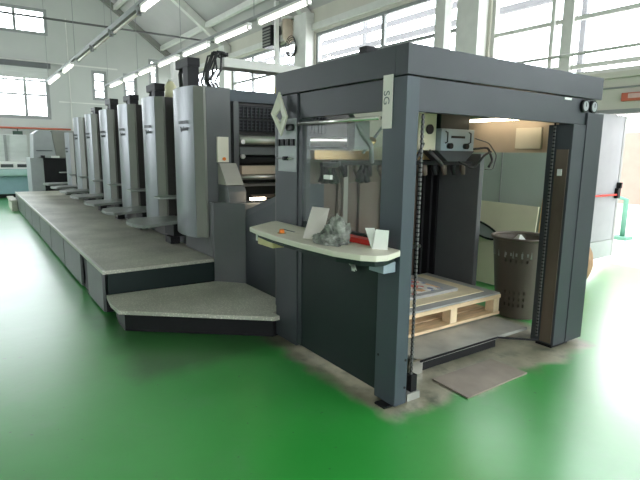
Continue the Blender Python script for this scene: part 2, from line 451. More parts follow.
# door frame and leaf
o = MB().box(XR - .01, XR + .21, 1.80, 1.862, 0, 2.2).box(XR - .01, XR + .21, -.3, -.24, 0, 2.2).box(XR - .01, XR + .21, -.24, 1.80, 2.14, 2.2).build('door_frame', 'winframe'); o.name = 'door_2'; o['kind'] = 'structure'
leaf = MB().box(4.70, 5.40, 1.34, 1.38, .40, 2.10).build('door_1', 'doorp', bevel=.004); leaf['kind'] = 'structure'
MB().box(4.70, 5.42, 1.336, 1.384, .15, .395).build('kick_plate', 'ltgrey', leaf)
MB().box(4.72, 5.33, 1.30, 1.32, 1.02, 1.045).build('panic_bar', 'red', leaf)
MB().box(5.33, 5.40, 1.29, 1.34, .98, 1.12).box(5.37, 5.41, 1.28, 1.34, 1.12, 1.20).build('latch_case', 'black', leaf, bevel=.004)
MB().box(5.401, 5.455, 1.335, 1.39, .15, 2.10).build('edge_strip', 'winframe', leaf)

# outdoors beyond the doorway and windows
g = MB().box(XR + .2, 40, -30, 50, -.14, -.01).build('ground_outside', 'concrete'); g['kind'] = 'structure'; g.name = 'floor_outside'
mb = MB().box(9, 9.2, -12, 3.4, .60, 2.03, 0).box(8.98, 9.22, -12, 3.42, -.01, .60, 1).box(9, 9.2, -12, 3.4, 2.03, 2.16, 1)
o = mb.build('garden_wall', ['pink', 'whiter'])
tag(o, 'low pink rendered wall with white base seen outside through the doorway at right', 'wall')
for y in (3.28, 2.6, 1.6, .6):
    MB().box(9.05, 9.15, y - .03, y + .03, 2.16, 2.75).build('fence_post', 'whiter', o)
MB().box(9.06, 9.14, -12, 3.4, 2.75, 2.8).build('top_rail', 'whiter', o)
o = MB().tube([(8.2, 2.45, .0), (8.2, 2.45, .75), (8.2, 2.7, .8)], .05, 8).box(8.02, 8.3, 2.3, 2.6, -.01, .05).build('green_post', 'greenp')
tag(o, 'green steel post standing outside just past the open fire door', 'post')
mb = MB()
for x, z in ((8.5, 5.25), (10.4, 6.5), (8.0, 4.65)):
    mb.box(x, x + .12, -9, 30, z, z + .14)
o = mb.build('pipe_bridge', 'outbeam')
for y in (-8.5, 4.3, 12.0, 28): MB().box(9.5, 9.62, y, y + .12, -.01, 6.5).build('support_post', 'outbeam', o)
for y in (-6, 5.4, 16): MB().box(8.0, 10.5, y, y + .1, 6.64, 6.72).build('cross_beam', 'outbeam', o)
tag(o, 'grey steel pipe bridge running outside along the high windows', 'pipe bridge')

# wall pipes / conduits
o = MB().tube([(5.3, -5.5, 3.0), (5.3, 3.6, 3.0)], .022, 8).build('wall_pipe', 'steelw'); tag(o, 'thin grey pipe running level across the near right windows', 'pipe')
o = MB().tube([(5.44, 3.7, 2.43), (5.44, 1.8, 2.43), (5.44, 1.72, 2.49), (5.44, -1.2, 2.49)], .012, 8).build('electrical_conduit', 'winframe'); tag(o, 'thin conduit with an upward kink on wall above the doorway', 'conduit')
o = thing('emergency_sign', (5.42, .55, 2.28), 'red and white sign mounted above the bright doorway at right', 'sign')
MB().box(5.41, 5.465, -.1, 1.43, 2.30, 2.41).build('sign_box', 'redp', o, bevel=.005)
MB().box(5.404, 5.412, -.04, 1.34, 2.335, 2.395).build('sign_face', mat('faded_pink_face', (.62, .40, .36), .5, var=.12, scale=14.), o)
o = MB().tube([(-7.4, 18.86, 2.28), (1.2, 18.86, 2.28)], .035, 10).build('fire_pipe', 'redp'); tag(o, 'red pipe running level along the far wall below the windows', 'pipe')
o = thing('exit_sign', (-.5, 18.8, 1.97), 'small dark green box sign hanging under the red pipe', 'sign')
MB().box(-.66, -.36, 18.78, 18.86, 1.97, 2.17).build('sign_box', mat('dark_green_sign', (.03, .06, .04), .5), o, bevel=.005)
MB().box(-.53, -.49, 18.80, 18.84, 2.17, 2.245).build('hanger', 'rod', o)
# roller shutter housing over the lower far window
o = thing('roller_blind', (-1.4, 18.9, 3.94), 'pale roller blind half lowered over the lower far window', 'blind')
MB().box(-3.4, .68, 18.80, 18.97, 4.38, 4.56).build('blind_box', 'body', o, bevel=.01)
MB().box(-3.35, .60, 18.90, 18.95, 4.0, 4.38).build('blind_slats', mat('blind_slats', (.5, .51, .48), .7, var=.12, scale=9., stretch=(.2, .2, 5)), o)
# tie rods across the hall
for i, (y, lab) in enumerate(((14.3, 'thin dark tie rod spanning the hall below the far rafters'), )):
    o = MB().tube([(XL + .3, y, 5.10), (5.2, y, 5.10)], .03, 8).build('tie_rod', 'rod'); tag(o, lab, 'rod')
# things on the wall behind the press
o = MB().box(4.93, 5.03, 10.1, 10.2, 0, 5.44).build('support_pole', 'white'); tag(o, 'white vertical square pole beside far wall column above the press', 'pole')
o = thing('vent_box', (5.25, 10.9, 4.5), 'black louvred box on the wall left of the white pole', 'box')
MB().box(5.12, 5.42, 10.7, 11.2, 4.45, 5.0).build('casing', 'black', o, bevel=.01)
mb = MB()
for k in range(6): mb.box(5.10, 5.118, 10.74, 11.16, 4.49 + k * .08, 4.53 + k * .08)
mb.build('louvres', 'strip', o)
o = thing('wall_duct', (5.2, 9.95, 4.5), 'brown wall duct elbow right of the white pole', 'duct')
MB().tube([(5.2, 9.95, 4.98), (5.2, 9.95, 4.55), (5.3, 9.95, 4.45)], [.14, .14, .12], 10).build('elbow', 'tan', o)
MB().tube([(5.2, 9.95, 4.98), (5.2, 9.95, 5.04)], .17, 12).build('flange', 'steelw', o)
mb = MB()
for k in range(4):
    r = .26 - .02 * k; cy, cz = 9.72, 4.28 - .02 * k
    mb.tube([(5.15 + .02 * k, cy + r * math.cos(t * math.pi / 8), cz + r * math.sin(t * math.pi / 8)) for t in range(17)], .01, 5)
o = mb.build('cable_coil', 'cable'); tag(o, 'loose black cable coil hanging in front of the bright window', 'cable')

# ------------------------------------------------------------------ lamp rows
def tube_fixture(x, y0, y1, z, lit, lab, grp):
    o = thing('fluorescent_lamp', (x, (y0 + y1) / 2, z), lab, 'lamp', grp)
    if lit:
        MB().box(x - .035, x + .035, y0, y1, z + .035, z + .069).build('lamp_housing', 'white', o)
        MB().tube([(x, y0, z), (x, y0 + .03, z), (x, y1 - .03, z), (x, y1, z)], [.02, .027, .027, .02], 10).build('lamp_tube', 'lamp', o)
    else:
        MB().box(x - .05, x + .05, y0, y1, z + .03, z + .079).build('lamp_housing', 'winframe', o)
        MB().tube([(x, y0, z), (x, y1, z)], .02, 8).build('lamp_tube', 'dead', o)
    for e in (y0 + .02, y1 - .02):
        MB().box(x - .03, x + .03, e - .02, e + .02, z - .03, z + .03).build('lamp_holder', 'white' if lit else 'winframe', o)
    return o
T1 = [(3.42, 4.74), (5.04, 6.30), (6.62, 7.86), (8.18, 9.42), (9.76, 10.95), (11.25, 12.4), (12.75, 14.0)]
names1 = ['nearest lit fluorescent tube of the row above the press', 'second nearest lit tube of the row above the press', 'third nearest lit tube of the row above the press',
          'middle lit tube of the row above the press, fourth from the near end', 'fifth lit tube of the row above the press, counted from the near end', 'lit tube next to the farthest in the row above the press', 'farthest lit tube of the row above the press']
for (a, b), l in zip(T1, names1): tube_fixture(1.6, a, b, 3.38, True, l, 'lit tubes above the press')
def rail(x, y0, y1, z, hang, lab):
    o = thing('lamp_rail', (x, y0, z), lab, 'rail')
    MB().box(x - .03, x + .03, y0, y1, z, z + .045).build('channel', 'winframe', o)
    for y in hang: MB().tube([(x, y, z + .045), (x, y, roofz(x) - .01)], .006, 5).build('hanger', 'winframe', o)
    return o
rail(1.6, 2.2, 14.6, 3.45, (4.9, 8.0, 11.1, 14.3), 'long grey rail carrying the lit tubes above the press')
T2 = [(4.0, 5.0, True), (5.15, 6.6, False), (6.75, 8.1, False), (8.25, 9.7, False), (10.4, 11.6, True), (12.35, 14.2, True)]
names2 = ['nearest lit tube of the left lamp row', 'nearest unlit tube of the left lamp row', 'middle unlit tube of the left lamp row', 'farthest unlit tube of the left lamp row', 'lit tube just past the unlit ones in the left lamp row', 'farthest lit tube of the left lamp row']
for (a, b, l), nme in zip(T2, names2): tube_fixture(0.02, a, b, 3.36, l, nme, 'tubes of the left lamp row')
rail(0.02, 2.2, 14.6, 3.44, (3.2, 6.7, 10.0, 14.3), 'long grey rail of the left lamp row with unlit fittings')

# ------------------------------------------------------------------ walkway platform
pf = thing('walkway_platform', (-.5, 8, 0), 'long raised walkway with tread plate top beside the printing towers', 'platform')
PZ = .44
MB().box(-1.09, .055, 2.79, 13.3, PZ - .035, PZ).build('tread_top', 'tread', pf, bevel=.003)
MB().box(-1.092, -1.07, 2.785, 13.3, PZ - .005, PZ + .006).build('edge_trim', 'steel', pf)
ys = [2.84, 3.62, 3.98, 5.2, 6.5, 7.9, 9.3, 10.7, 12.0, 13.28]
for k, (a, b) in enumerate(zip(ys, ys[1:])):
    if k == 1: continue
    MB().box(-1.085, -1.06, a + .022, b - .022, .03, PZ - .045).build('side_panel', 'body', pf)
MB().box(-1.05, .05, 2.9, 13.25, .005, PZ - .037).build('under_frame', 'black', pf)
MB().box(-1.04, .03, 2.82, 2.9, .2, PZ - .037).build('end_riser', 'shade', pf)
MB().box(-1.25, -1.10, 12.6, 14.0, .24, .28).box(-1.22, -1.10, 12.65, 13.95, .0, .24).build('far_step', 'tread', pf)

st = thing('corner_step', (-.5, 2.2, 0), 'lower angled tread plate step between walkway and feeder frame', 'step')
poly = [(-1.10, 2.47), (-1.09, 2.24), (-.06, 1.385), (-.008, 1.385), (-.008, 1.50), (.225, 1.50), (.225, 2.50), (0.0, 2.735), (-1.07, 2.78)]
MB().prism(poly, .175, .21).build('tread_top', 'tread', st, bevel=.003)
ip = [(-1.03, 2.50), (-1.03, 2.29), (-.02, 1.475), (.21, 1.53), (.21, 2.48), (0, 2.70), (-1.0, 2.75)]
MB().prism(ip, 0.004, .174).build('riser', 'black', st)
MB().quad((-1.101, 2.47, .212), (-1.09, 2.235, .212), (-1.09, 2.235, .206), (-1.101, 2.47, .206), .003).build('edge_trim', 'steel', st)

# ------------------------------------------------------------------ printing towers
def cover_profile(y1, w=.80, bulge=.12, x0=0.0):
    pts = []
    ya, yb = y1, y1 - w + .10
    for k in range(15):
        t = k / 14
        y = ya + (yb - ya) * t
        x = x0 - .03 - bulge * math.sin(math.pi * (.12 + .70 * t)) ** .8
        pts.append((x, y))
    return pts
def tower(y1, top, loc_lab, first=False, last=False, w=.68, full=True):
    if first: w = .75
    t = thing('printing_tower', (.9, y1 - .5, PZ), loc_lab, 'printing unit', 'printing towers in a row along the press')
    x_in = .16
    # core body
    if first:
        MB().box(.27, 2.0, y1 - .56, y1 + .53, .0, top - .04).build('tower_body', 'bodyb', t, bevel=.006)
    else:
        MB().box(x_in + .14, 2.0, y1 - .67, y1 + (.59 if not last else .2), .0, top - .12).build('tower_body', 'bodyb', t, bevel=.006)
    # flank panel behind the cover
    MB().box(-.0, .295 if not first else .265, y1 - w + .005, y1 - .03, .47 if not first else .45, top - .01).build('flank_panel', 'body' if first else 'bodyb', t, bevel=.004)
    # lower skirt
    MB().box(.06, .29, y1 - w + .01, y1 + .59, PZ + .003, .74).build('skirt', 'dark', t)
    # rounded silver cover (plan profile extruded), thin olive edge strip
    pr = cover_profile(y1, w)
    inner = [(-.004, pr[-1][1]), (-.004, y1)]
    z0 = .645
    MB().prism(pr + inner, z0, top).build('cover', 'silver', t, smooth=False)
    xs, yy = pr[-1]
    MB().prism([(xs + .004, yy - .004), (-.004, yy - .004), (-.004, y1 - w + .004), (-.03, y1 - w)], z0 + .01, top - .005).build('edge_strip', 'strip', t)
    # maker's lettering
    cx = pr[10]
    a, b = Vector((pr[8][0], pr[8][1], 0)), Vector((pr[12][0], pr[12][1], 0)); d = (b - a).normalized(); nrm = d.cross(Vector((0, 0, 1)))
    mid = (a + b) / 2 + Vector((-.008, -.004, 0))
    zt = top - .36
    # shallow plate carrying the lettering
    text('lettering', 'HEIDELBERG', .05, 'letter2', t, (mid.x, mid.y, zt), d, (0, 0, 1), .002, fitw=.20)
    text('lettering', 'Speedmaster', .06, 'letter', t, (mid.x + d.x * .02, mid.y + d.y * .02, zt - .065), d, (0, 0, 1), .003, fitw=.16)
    # foot plate (big step) and small step in the gap towards the next tower
    g = y1 + (.02 if first else .10)
    MB().prism([(-.55, g + .40), (-.60, g + .22), (-.60, g - .03), (-.53, g - .22), (.055, g + .02), (.055, g + .49), (-.40, g + .49)], .715, .75).build('foot_step', 'step', t, bevel=.004)
    MB().box(-.10, .05, g + .08, g + .40, .55, .714).build('step_bracket', 'black', t)
    MB().box(-.13, -.02, g + .10, g + .30, .46, .54).build('pedal_box', 'black', t)
    MB().prism([(-.14, g + .50), (-.21, g + .44), (-.21, g + .18), (.0, g + .14), (.10, g + .14), (.10, g + .50)], .985, 1.005).build('hand_step', 'step', t, bevel=.003)
    return t
Y1 = [3.62, 4.84, 6.13, 7.42, 8.71, 10.0]
labs = ['biggest nearest printing tower with silver rounded cover beside the feeder end',
        'second printing tower from the feeder end, with a plastic bottle on top',
        'third printing tower from the feeder end, silver rounded cover',
        'fourth printing tower from the feeder end, black cable arm on top',
        'fifth printing tower from the feeder end, narrow silver cover',
        'sixth printing tower from the feeder end, beside the low last one']
towers = [tower(y, 2.205, l, first=(i == 0)) for i, (y, l) in enumerate(zip(Y1, labs))]
towers.append(tower(11.29, 1.93, 'lowest and farthest printing tower at the delivery end', last=True))

# details of the near end of the first tower
t0 = towers[0]
MB().box(.10, .225, 2.845, 2.874, 1.44, 1.70).build('push_button_panel', 'cream', t0, bevel=.004)
MB().tube([(.17, 2.83, 1.475), (.17, 2.845, 1.475)], .018, 10).build('push_button', 'orange', t0)
MB().extr([(2.872, 1.21), (2.872, 1.037), (2.60, 1.037), (2.60, 1.15), (2.64, 1.205)], 'x', .11, .30).build('cover_base', 'body', t0, bevel=.004)
MB().extr([(2.872, 1.43), (2.872, 1.212), (2.65, 1.212), (2.83, 1.43)], 'x', .11, .30).build('sloped_cover', 'beigep', t0, bevel=.004)
MB().box(.24, 2.0, 3.0, 3.06, 2.08, 2.2).build('top_beam', 'bluegrey', t0, bevel=.004)
for k, (za, zb) in enumerate(((1.91, 2.05), (1.77, 1.895))):
    mb = MB(); mb.box(.40, 1.6, 3.02, 3.06, za, zb)
    g = mb.build('grille', 'black', t0)
    mb = MB()
    for i in range(24): mb.box(.42 + i * .05, .42 + i * .05 + .008, 3.0, 3.02, za + .01, zb - .01)
    for j in range(4): mb.box(.42, 1.6, 3.005, 3.015, za + .02 + j * .034, za + .026 + j * .034)
    mb.build('grille_bars', 'dark2', g)
MB().box(.34, .40, 2.96, 3.06, 1.1, 2.08).build('end_plate', 'body', t0)
MB().tube([(.40, 2.98, 1.68), (1.9, 2.98, 1.68)], .055, 16).build('roller', 'steel', t0)
MB().box(.40, 1.9, 2.94, 3.06, 1.52, 1.60).build('guard_bar', 'body', t0)
MB().tube([(.40, 2.98, 1.46), (1.9, 2.98, 1.46)], .05, 16).build('roller', 'black', t0)
MB().tube([(.40, 2.95, 1.28), (1.9, 2.95, 1.28)], .035, 12).build('roller', 'steel', t0)
MB().box(.40, 1.9, 2.86, 3.04, 1.18, 1.205).build('feed_board', 'steel', t0)
MB().box(.42, 1.9, 2.7, 2.76, 1.06, 1.10).build('cross_bar', 'brown', t0)
MB().box(.40, 1.9, 2.9, 3.1, 1.31, 1.40).build('warm_cover', 'tan', t0)
for x, z in ((.42, 1.655), (.42, 1.50)):
    MB().tube([(x, 2.93, z), (x, 2.90, z)], .025, 10).build('shaft_end', 'steel', t0)

# feed table section between tower and feeder: chamfered box + low wall + lit tray
ft = thing('feed_table_unit', (.6, 2.2, 0), 'low dark press section with chamfered corner box between step and first tower', 'press section')
MB().prism([(0.0, 2.765), (.0, 2.742), (.236, 2.505), (.7, 2.505), (.7, 2.765)], .0, 1.035).build('corner_box', 'body', ft, bevel=.008)
MB().prism([(0.0, 2.775), (.0, 2.868), (.7, 2.868), (.7, 2.775)], .45, 1.03).build('side_box', 'body', ft, bevel=.004)
MB().extr([(1.47, .005), (2.50, .005), (2.50, .90), (1.90, 1.10), (1.47, 1.10)], 'x', .24, .30).build('low_side_wall', 'dark', ft)
MB().extr([(2.495, .905), (2.495, .97), (1.85, 1.17), (1.85, 1.20), (1.85,1.185)][:3] + [(1.85, 1.10)], 'x', .245, .27).build('guard_edge', 'dark2', ft)
MB().extr([(2.495, .86), (2.495, .90), (1.72, 1.04), (1.72, .98)], 'x', .30, 1.9).build('feed_board', 'dark', ft)
MB().box(.28, .44, 2.44, 2.485, 1.07, 1.095).build('work_lamp', 'lampw', ft)
MB().tube([(.60, 2.3, 1.09), (.60, 2.3, 1.17), (.70, 2.3, 1.19)], .012, 6).build('lever', 'brass', ft)

# black brackets and cable arms on tower tops
def bracket(x, y, z, h, tw):
    o = MB().box(x - .10, x + .10, y - .12, y + .12, z - .035, z).build('cable_arm', 'black', tw)
    MB().box(x - .065, x + .065, y - .08, y + .08, z, z + h).build('bracket_post', 'black', o, bevel=.01)
    MB().box(x - .07, x + .07, y - .10, y + .30, z + h * .72, z + h).build('bracket_arm', 'black', o, bevel=.01)
    MB().tube([(x, y + .28, z + h * .8), (x, y + .34, z + h * .6), (x, y + .31, z + .02)], .025, 6).build('hose', 'cable', o)
    return o
tpz = 2.10
for i, (y, h, x) in enumerate(((3.50, .33, .085), (4.98, .34, .17), (6.26, .30, .17), (7.56, .34, .17), (8.86, .28, .17))):
    bracket(x, y, tpz + (.125 if i == 0 else 0), h, towers[i])
o = MB().box(.31, .43, 4.75, 4.85, 2.086, 2.72).build('white_junction_panel', 'white', bevel=.006); tag(o, 'white upright panel beside the black arm on the nearest tower', 'panel')
o = thing('plastic_bottle', (.12, 4.30, 2.196), 'yellowish plastic bottle standing on the second tower beside the nearest one', 'bottle')
MB().tube([(.12, 4.30, 2.1965), (.12, 4.30, 2.34), (.12, 4.30, 2.385), (.12, 4.30, 2.40)], [.07, .07, .04, .025], 14).build('bottle_body', 'tank', o)
MB().tube([(.12, 4.30, 2.401), (.12, 4.30, 2.43)], .028, 10).build('bottle_cap', 'white', o)

# cream duct and cable bundle
o = thing('cable_duct', (1.6, 3.55, 2.45), 'cream cable duct spanning from first tower to behind the feeder frame', 'duct')
MB().box(.45, 4.2, 3.42, 3.68, 2.50, 2.60).build('duct_body', 'steelw', o, bevel=.006)
MB().box(4.05, 4.2, 3.45, 3.65, 2.60, 4.0).build('duct_riser', 'steelw', o)
MB().box(1.5, 1.6, 3.5, 3.6, 2.2, 2.499).build('duct_support', 'steelw', o)
mb = MB()
for k in range(7):
    y = 3.40 + random.uniform(-.05, .15); x = .38 + random.uniform(-.10, .07)
    mb.tube([(x + random.uniform(-.03, .03), y, 2.20), (x - .05, y + .04, 2.32), (x + random.uniform(-.06, .06), y, 2.45), (x + .02, y, 2.60 + random.uniform(0, .08)), (x + .1, y, 2.64), (.47, y, 2.608)], .012, 5)
o = mb.build('cable_bundle', 'cable'); tag(o, 'tangle of dark cables hanging from the left end of the cream duct', 'cables')
for k, (x, lab) in enumerate(((1.02, 'left of the two small cans on the press below the cream duct'), (1.24, 'right of the two small cans on the press below the cream duct'))):
    o = thing('ink_can', (x, 3.2, 2.198), lab, 'can', 'small cans on the press')
    MB().tube([(x, 3.2, 2.203), (x, 3.2, 2.29)], .045, 12).build('can_body', 'yellow', o)
    MB().tube([(x, 3.2, 2.29), (x, 3.2, 2.37)], .025, 10).build('can_neck', 'white', o)

# ------------------------------------------------------------------ feeder frame
ff = thing('feeder_frame', (1.05, .75, 0), 'large dark grey feeder enclosure with two posts and overhead beams', 'machine frame')
W, D, H0, H1 = 2.10, 1.46, 1.985, 2.15
MB().box(0, W, 0, .10, H0, H1).build('front_beam', 'dark2', ff, bevel=.004)
MB().box(-.0, .10, .101, D, H0, H1).build('left_beam', 'dark2', ff, bevel=.004)
MB().box(W - .10, W, .101, D, H0, H1).build('right_beam', 'dark2', ff, bevel=.004)
MB().box(.101, W - .101, D - .10, D, H0, H1).build('rear_beam', 'dark2', ff, bevel=.004)
MB().box(.101, W - .101, .101, D - .101, H1 - .03, H1 - .005).build('roof_panel', 'dark', ff)
MB().box(.10, 2.03, .012, .05, 1.79, H0 - .008).build('front_header', 'dark2', ff, bevel=.003)
MB().box(.012, .05, .20, 1.12, 1.80, H0 - .008).build('side_header', 'dark2', ff, bevel=.003)
# corner post
MB().prism([(0, 0), (.098, 0), (.098, .05), (.06, .19), (0, .19)], 0.012, H0 - .008).build('corner_post', 'bluegrey', ff, bevel=.004)
MB().box(-.055, .05, .03, .12, .0, .011).build('foot_plate', 'black', ff)
for z in (.12, .30): MB().tube([(.05 + .03, -.004, z), (.08, .001, z)], .008, 8).build('post_screw', 'black', ff)
MB().tube([(-.004, .16, .30), (.001, .16, .30)], .008, 8).build('post_screw', 'black', ff)
# left column near the press
MB().box(0, .12, 1.14, D, .03, H0 - .008).build('rear_left_post', 'dark2', ff, bevel=.004)
# right post: flat face, raised pilaster, side face
MB().box(1.73, 2.06, .0, .20, .035, 1.787).build('right_post', 'dark2', ff, bevel=.004)
MB().box(1.90, 2.14, -.008, .22, .035, 1.88).build('pilaster', 'dark2', ff, bevel=.005)
MB().box(1.76, 2.0, .03, .17, 0, .034).build('post_foot', 'black', ff)
MB().box(1.585, 1.675, .004, .0115, 1.957, 1.972).build('name_plate', 'white', ff)
for x in (1.85, 1.975):
    gz = 1.932 if x < 1.9 else 1.932
    g = MB().tube([(x, .012, 1.925), (x, -.012, 1.925)], .048, 20).build('pressure_gauge', 'black', ff)
    MB().tube([(x, -.012, 1.925), (x, -.0145, 1.925)], .036, 20).build('gauge_dial', 'ltgrey', g)
    MB().box(x - .003, x + .003, -.0165, -.0145, 1.92, 1.95).build('gauge_needle', 'black', g)
# lower side panel, inner edge, window
MB().box(.010, .045, .20, 1.075, .05, 1.04).build('lower_side_panel', 'shade', ff, bevel=.003)
MB().box(.004, .04, 1.075, 1.125, .05, 1.79).build('side_mullion', 'dark', ff)
MB().box(.022, .028, .20, 1.074, 1.042, 1.745).build('window_pane', 'plexi', ff)
MB().tube([(-.015, 1.10, 1.757), (-.015, .20, 1.757)], .014, 10).build('window_rail', 'chrome', ff)
MB().box(.006, .026, .72, .80, 1.37, 1.40).build('window_sticker', 'white', ff)
# lamp strip and tan side header at right, inner panels
MB().box(W - .06, W - .03, .22, 1.44, 1.575, H0 - .01).build('inner_side_header', 'tan', ff)
MB().box(W - .075, W - .06, .22, 1.44, 1.575, 1.60).build('header_lip', 'tan', ff)
MB().box(2.022, 2.039, .44, .69, 1.61, 1.79).build('junction_box', 'paleb', ff, bevel=.004)
MB().tube([(1.90, .42, 1.862), (1.90, 1.10, 1.862)], .013, 10).build('strip_lamp', 'lampw', ff)
MB().box(1.87, 1.93, .38, 1.14, 1.876, 1.90).box(1.89, 1.91, .5, .52, 1.9, 2.119).box(1.89, 1.91, 1.0, 1.02, 1.9, 2.119).build('lamp_holder', 'white', ff)
MB().box(2.0, 2.06, .20, .34, .05, 1.575).build('inner_jamb', 'brown', ff)
# back wall & side wall of the pile bay
MB().box(2.03, 2.09, 1.06, D + .2, .02, 1.56).build('bay_side_panel', 'body', ff, bevel=.004)
MB().box(.32, 2.03, 1.62, 1.68, .02, 1.55).build('bay_rear_panel', 'brown', ff)
MB().box(.12, .2, D + .01, 1.68, .02, 1.97).build('rear_jamb', 'body', ff)
for x in (1.75, 1.86, 1.95):
    MB().box(x, x + .03, 1.52, 1.60, .1, 1.50).build('guide_rod', 'black', ff)
for x in (.75, 1.25):
    MB().box(x, x + .05, 1.54, 1.60, .1, 1.45).build('guide_rod', 'steel' if x < 1 else 'body', ff)
for x, w_ in ((.40, .16), (.72, .20), (.97, .22), (1.42, .28)):
    MB().box(x, x + w_, 1.58, 1.615, .3, 1.28).build('guide_plate', 'brown' if x != .40 else 'bluegrey', ff)
MB().tube([(1.30, 1.50, .62), (1.72, 1.50, .62)], .018, 8).build('cross_rod', 'steel', ff)
# chains
def chain(x, y, z0, z1):
    c = MB().box(x - .004, x + .004, y - .006, y + .006, z0, z1).build('lift_chain', 'black', ff)
    mb = MB(); z = z0
    while z < z1 - .02:
        mb.box(x - .007, x + .007, y - .008, y + .008, z, z + .018); z += .028
    mb.build('chain_links', 'rod', c)
    return c
chain(.19, .055, .16, 1.784)
MB().box(.17, .22, .03, .08, .05, .16).build('chain_anchor', 'black', ff)
MB().box(.13, .24, .02, .12, .0, .05).build('chain_base', 'liftp', ff)
chain(1.715, .14, .08, 1.80)
MB().box(1.722, 1.729, .02, .115, .05, 1.60).build('post_inner_plate', 'brown', ff)
MB().box(1.715, 1.722, .055, .09, 1.40, 1.45).build('light_switch', 'white', ff)
# control plate with knobs on the rear left post
cp = MB().box(-.012, -.001, 1.14, 1.40, 1.405, 1.80).build('switch_plate', 'ltgrey', ff, bevel=.003)
for yy, z in ((1.22, 1.735), (1.18, 1.735)):
    MB().tube([(-.012, yy, z), (-.04, yy, z)], .024, 12).build('switch_knob', 'black', cp)
for i, yy in enumerate((1.38, 1.31, 1.24, 1.17)):
    MB().box(-.03, -.012, yy - .018, yy + .018, 1.60, 1.65).build('switch_block', 'black', cp, bevel=.003)
MB().tube([(-.012, 1.26, 1.505), (-.05, 1.26, 1.505)], .016, 10).build('switch_knob', 'black', cp)
MB().tube([(-.02, 1.41, 1.505), (-.02, 1.18, 1.505)], .004, 6).build('lever_rod', 'steel', cp)

# diamond shaped frame leaning from the post
dm = MB()
outer = [(1.335, 2.0), (1.20, 1.83), (1.335, 1.655), (1.425, 1.87)]
outer = [(1.39, 2.02), (1.335, 1.985), (1.20, 1.82), (1.325, 1.64), (1.435, 1.86)]
cen = Vector((1.325, 1.83))
ins = [(1.303, 1.876), (1.237, 1.813), (1.300, 1.764), (1.345, 1.826)]
outer = [(1.331, 2.001), (1.163, 1.808), (1.302, 1.673), (1.401, 1.842)]
ov = [(-.035 - .03 * (i % 2), p[0], p[1]) for i, p in enumerate(outer)]
iv = [(-.04 - .02 * (i % 2), p[0], p[1]) for i, p in enumerate(ins)]
vs = ov + iv + [(x - .012, y, z) for x, y, z in ov + iv]
fs = []
for i in range(4):
    j = (i + 1) % 4
    fs += [(i, j, 4 + j, 4 + i), (8 + i, 12 + i, 12 + j, 8 + j), (i, 8 + i, 8 + j, j), (4 + i, 4 + j, 12 + j, 12 + i)]
dm._add(vs, fs)
o = dm.build('diamond_bracket', 'cream'); tag(o, 'cream diamond shaped frame hanging on the feeder post above the switches', 'bracket')
o = MB().box(.03, .12, .40, .47, 2.152, 2.20).build('black_case', 'black', bevel=.006); tag(o, 'small black case lying on top of the feeder frame near the corner', 'case')
o = MB().box(-.008, -.001, .112, .190, 1.695, 1.995).build('paper_strip', 'papergreen'); 
tag(o, 'pale strip tag hung on the near corner post of the feeder', 'tag')
wlp = WL[o.name]
text('handwriting', 'SG', .07, 'letter2', o, (-.0095, .158, 1.868), (0, 0, -1), (0, -1, 0), .0005, fitw=.075)

# ------------------------------------------------------------------ desk on the frame
dk = thing('control_desk', (-.2, .6, .9), 'cream curved shelf desk fixed to the left side of feeder frame', 'desk')
dp = [(-.001, 1.445), (-.05, 1.44), (-.345, 1.25), (-.375, 1.05), (-.39, .8), (-.385, .5), (-.36, .18), (-.30, .0), (-.24, -.065), (-.17, -.08), (-.02, -.02), (-.004, .0), (-.004, .02)]
MB().prism(dp, .965, 1.0).build('desk_top', 'cream', dk, bevel=.008)
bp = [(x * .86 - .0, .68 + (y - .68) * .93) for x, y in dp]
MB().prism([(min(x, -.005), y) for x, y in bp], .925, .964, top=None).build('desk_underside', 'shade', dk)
MB().box(-.10, -.005, .03, .16, .86, .924).build('desk_bracket', 'ctrl', dk, bevel=.005)
MB().tube([(-.29, .87, 1.0), (-.29, .87, 1.028)], [.02, .016], 14).build('stop_button', 'orange', dk)
MB().tube([(-.29, .87, .9995), (-.29, .87, 1.004)], .032, 16).build('button_ring', 'brass', dk)
MB().box(-.20, -.185, .86, 1.02, 1.0, 1.003).build('desk_slot', 'letter', dk)
o = thing('yellow_box', (-.1, 1.35, .8), 'yellowish box hanging under the left end of the cream desk', 'box')
MB().box(-.20, -.03, 1.16, 1.40, .835, .922).build('box_body', 'yellow', o, bevel=.012)
MB().box(-.205, -.03, 1.40, 1.42, .86, .922).build('box_end', 'white', o)
o = MB().quad((-.012, .50, .86), (-.012, .40, .83), (-.012, .38, .80), (-.012, .46, .83), .004).quad((-.012, .44, .85), (-.012, .40, .85), (-.012, .40, .79), (-.012, .43, .79), .005).build('paper_scrap', 'paper')
o.location.x -= .006
tag(o, 'small torn white paper hanging on dark panel below the desk', 'paper')
# papers on the desk leaning on the window
o = MB().quad((-.286, .606, 1.003), (-.223, .481, 1.003), (-.04, .66, 1.177), (-.04, .868, 1.17), .004).build('paper_sheet', 'papergreen')
tag(o, 'pale green paper sheet leaning on the window behind the rag', 'paper')
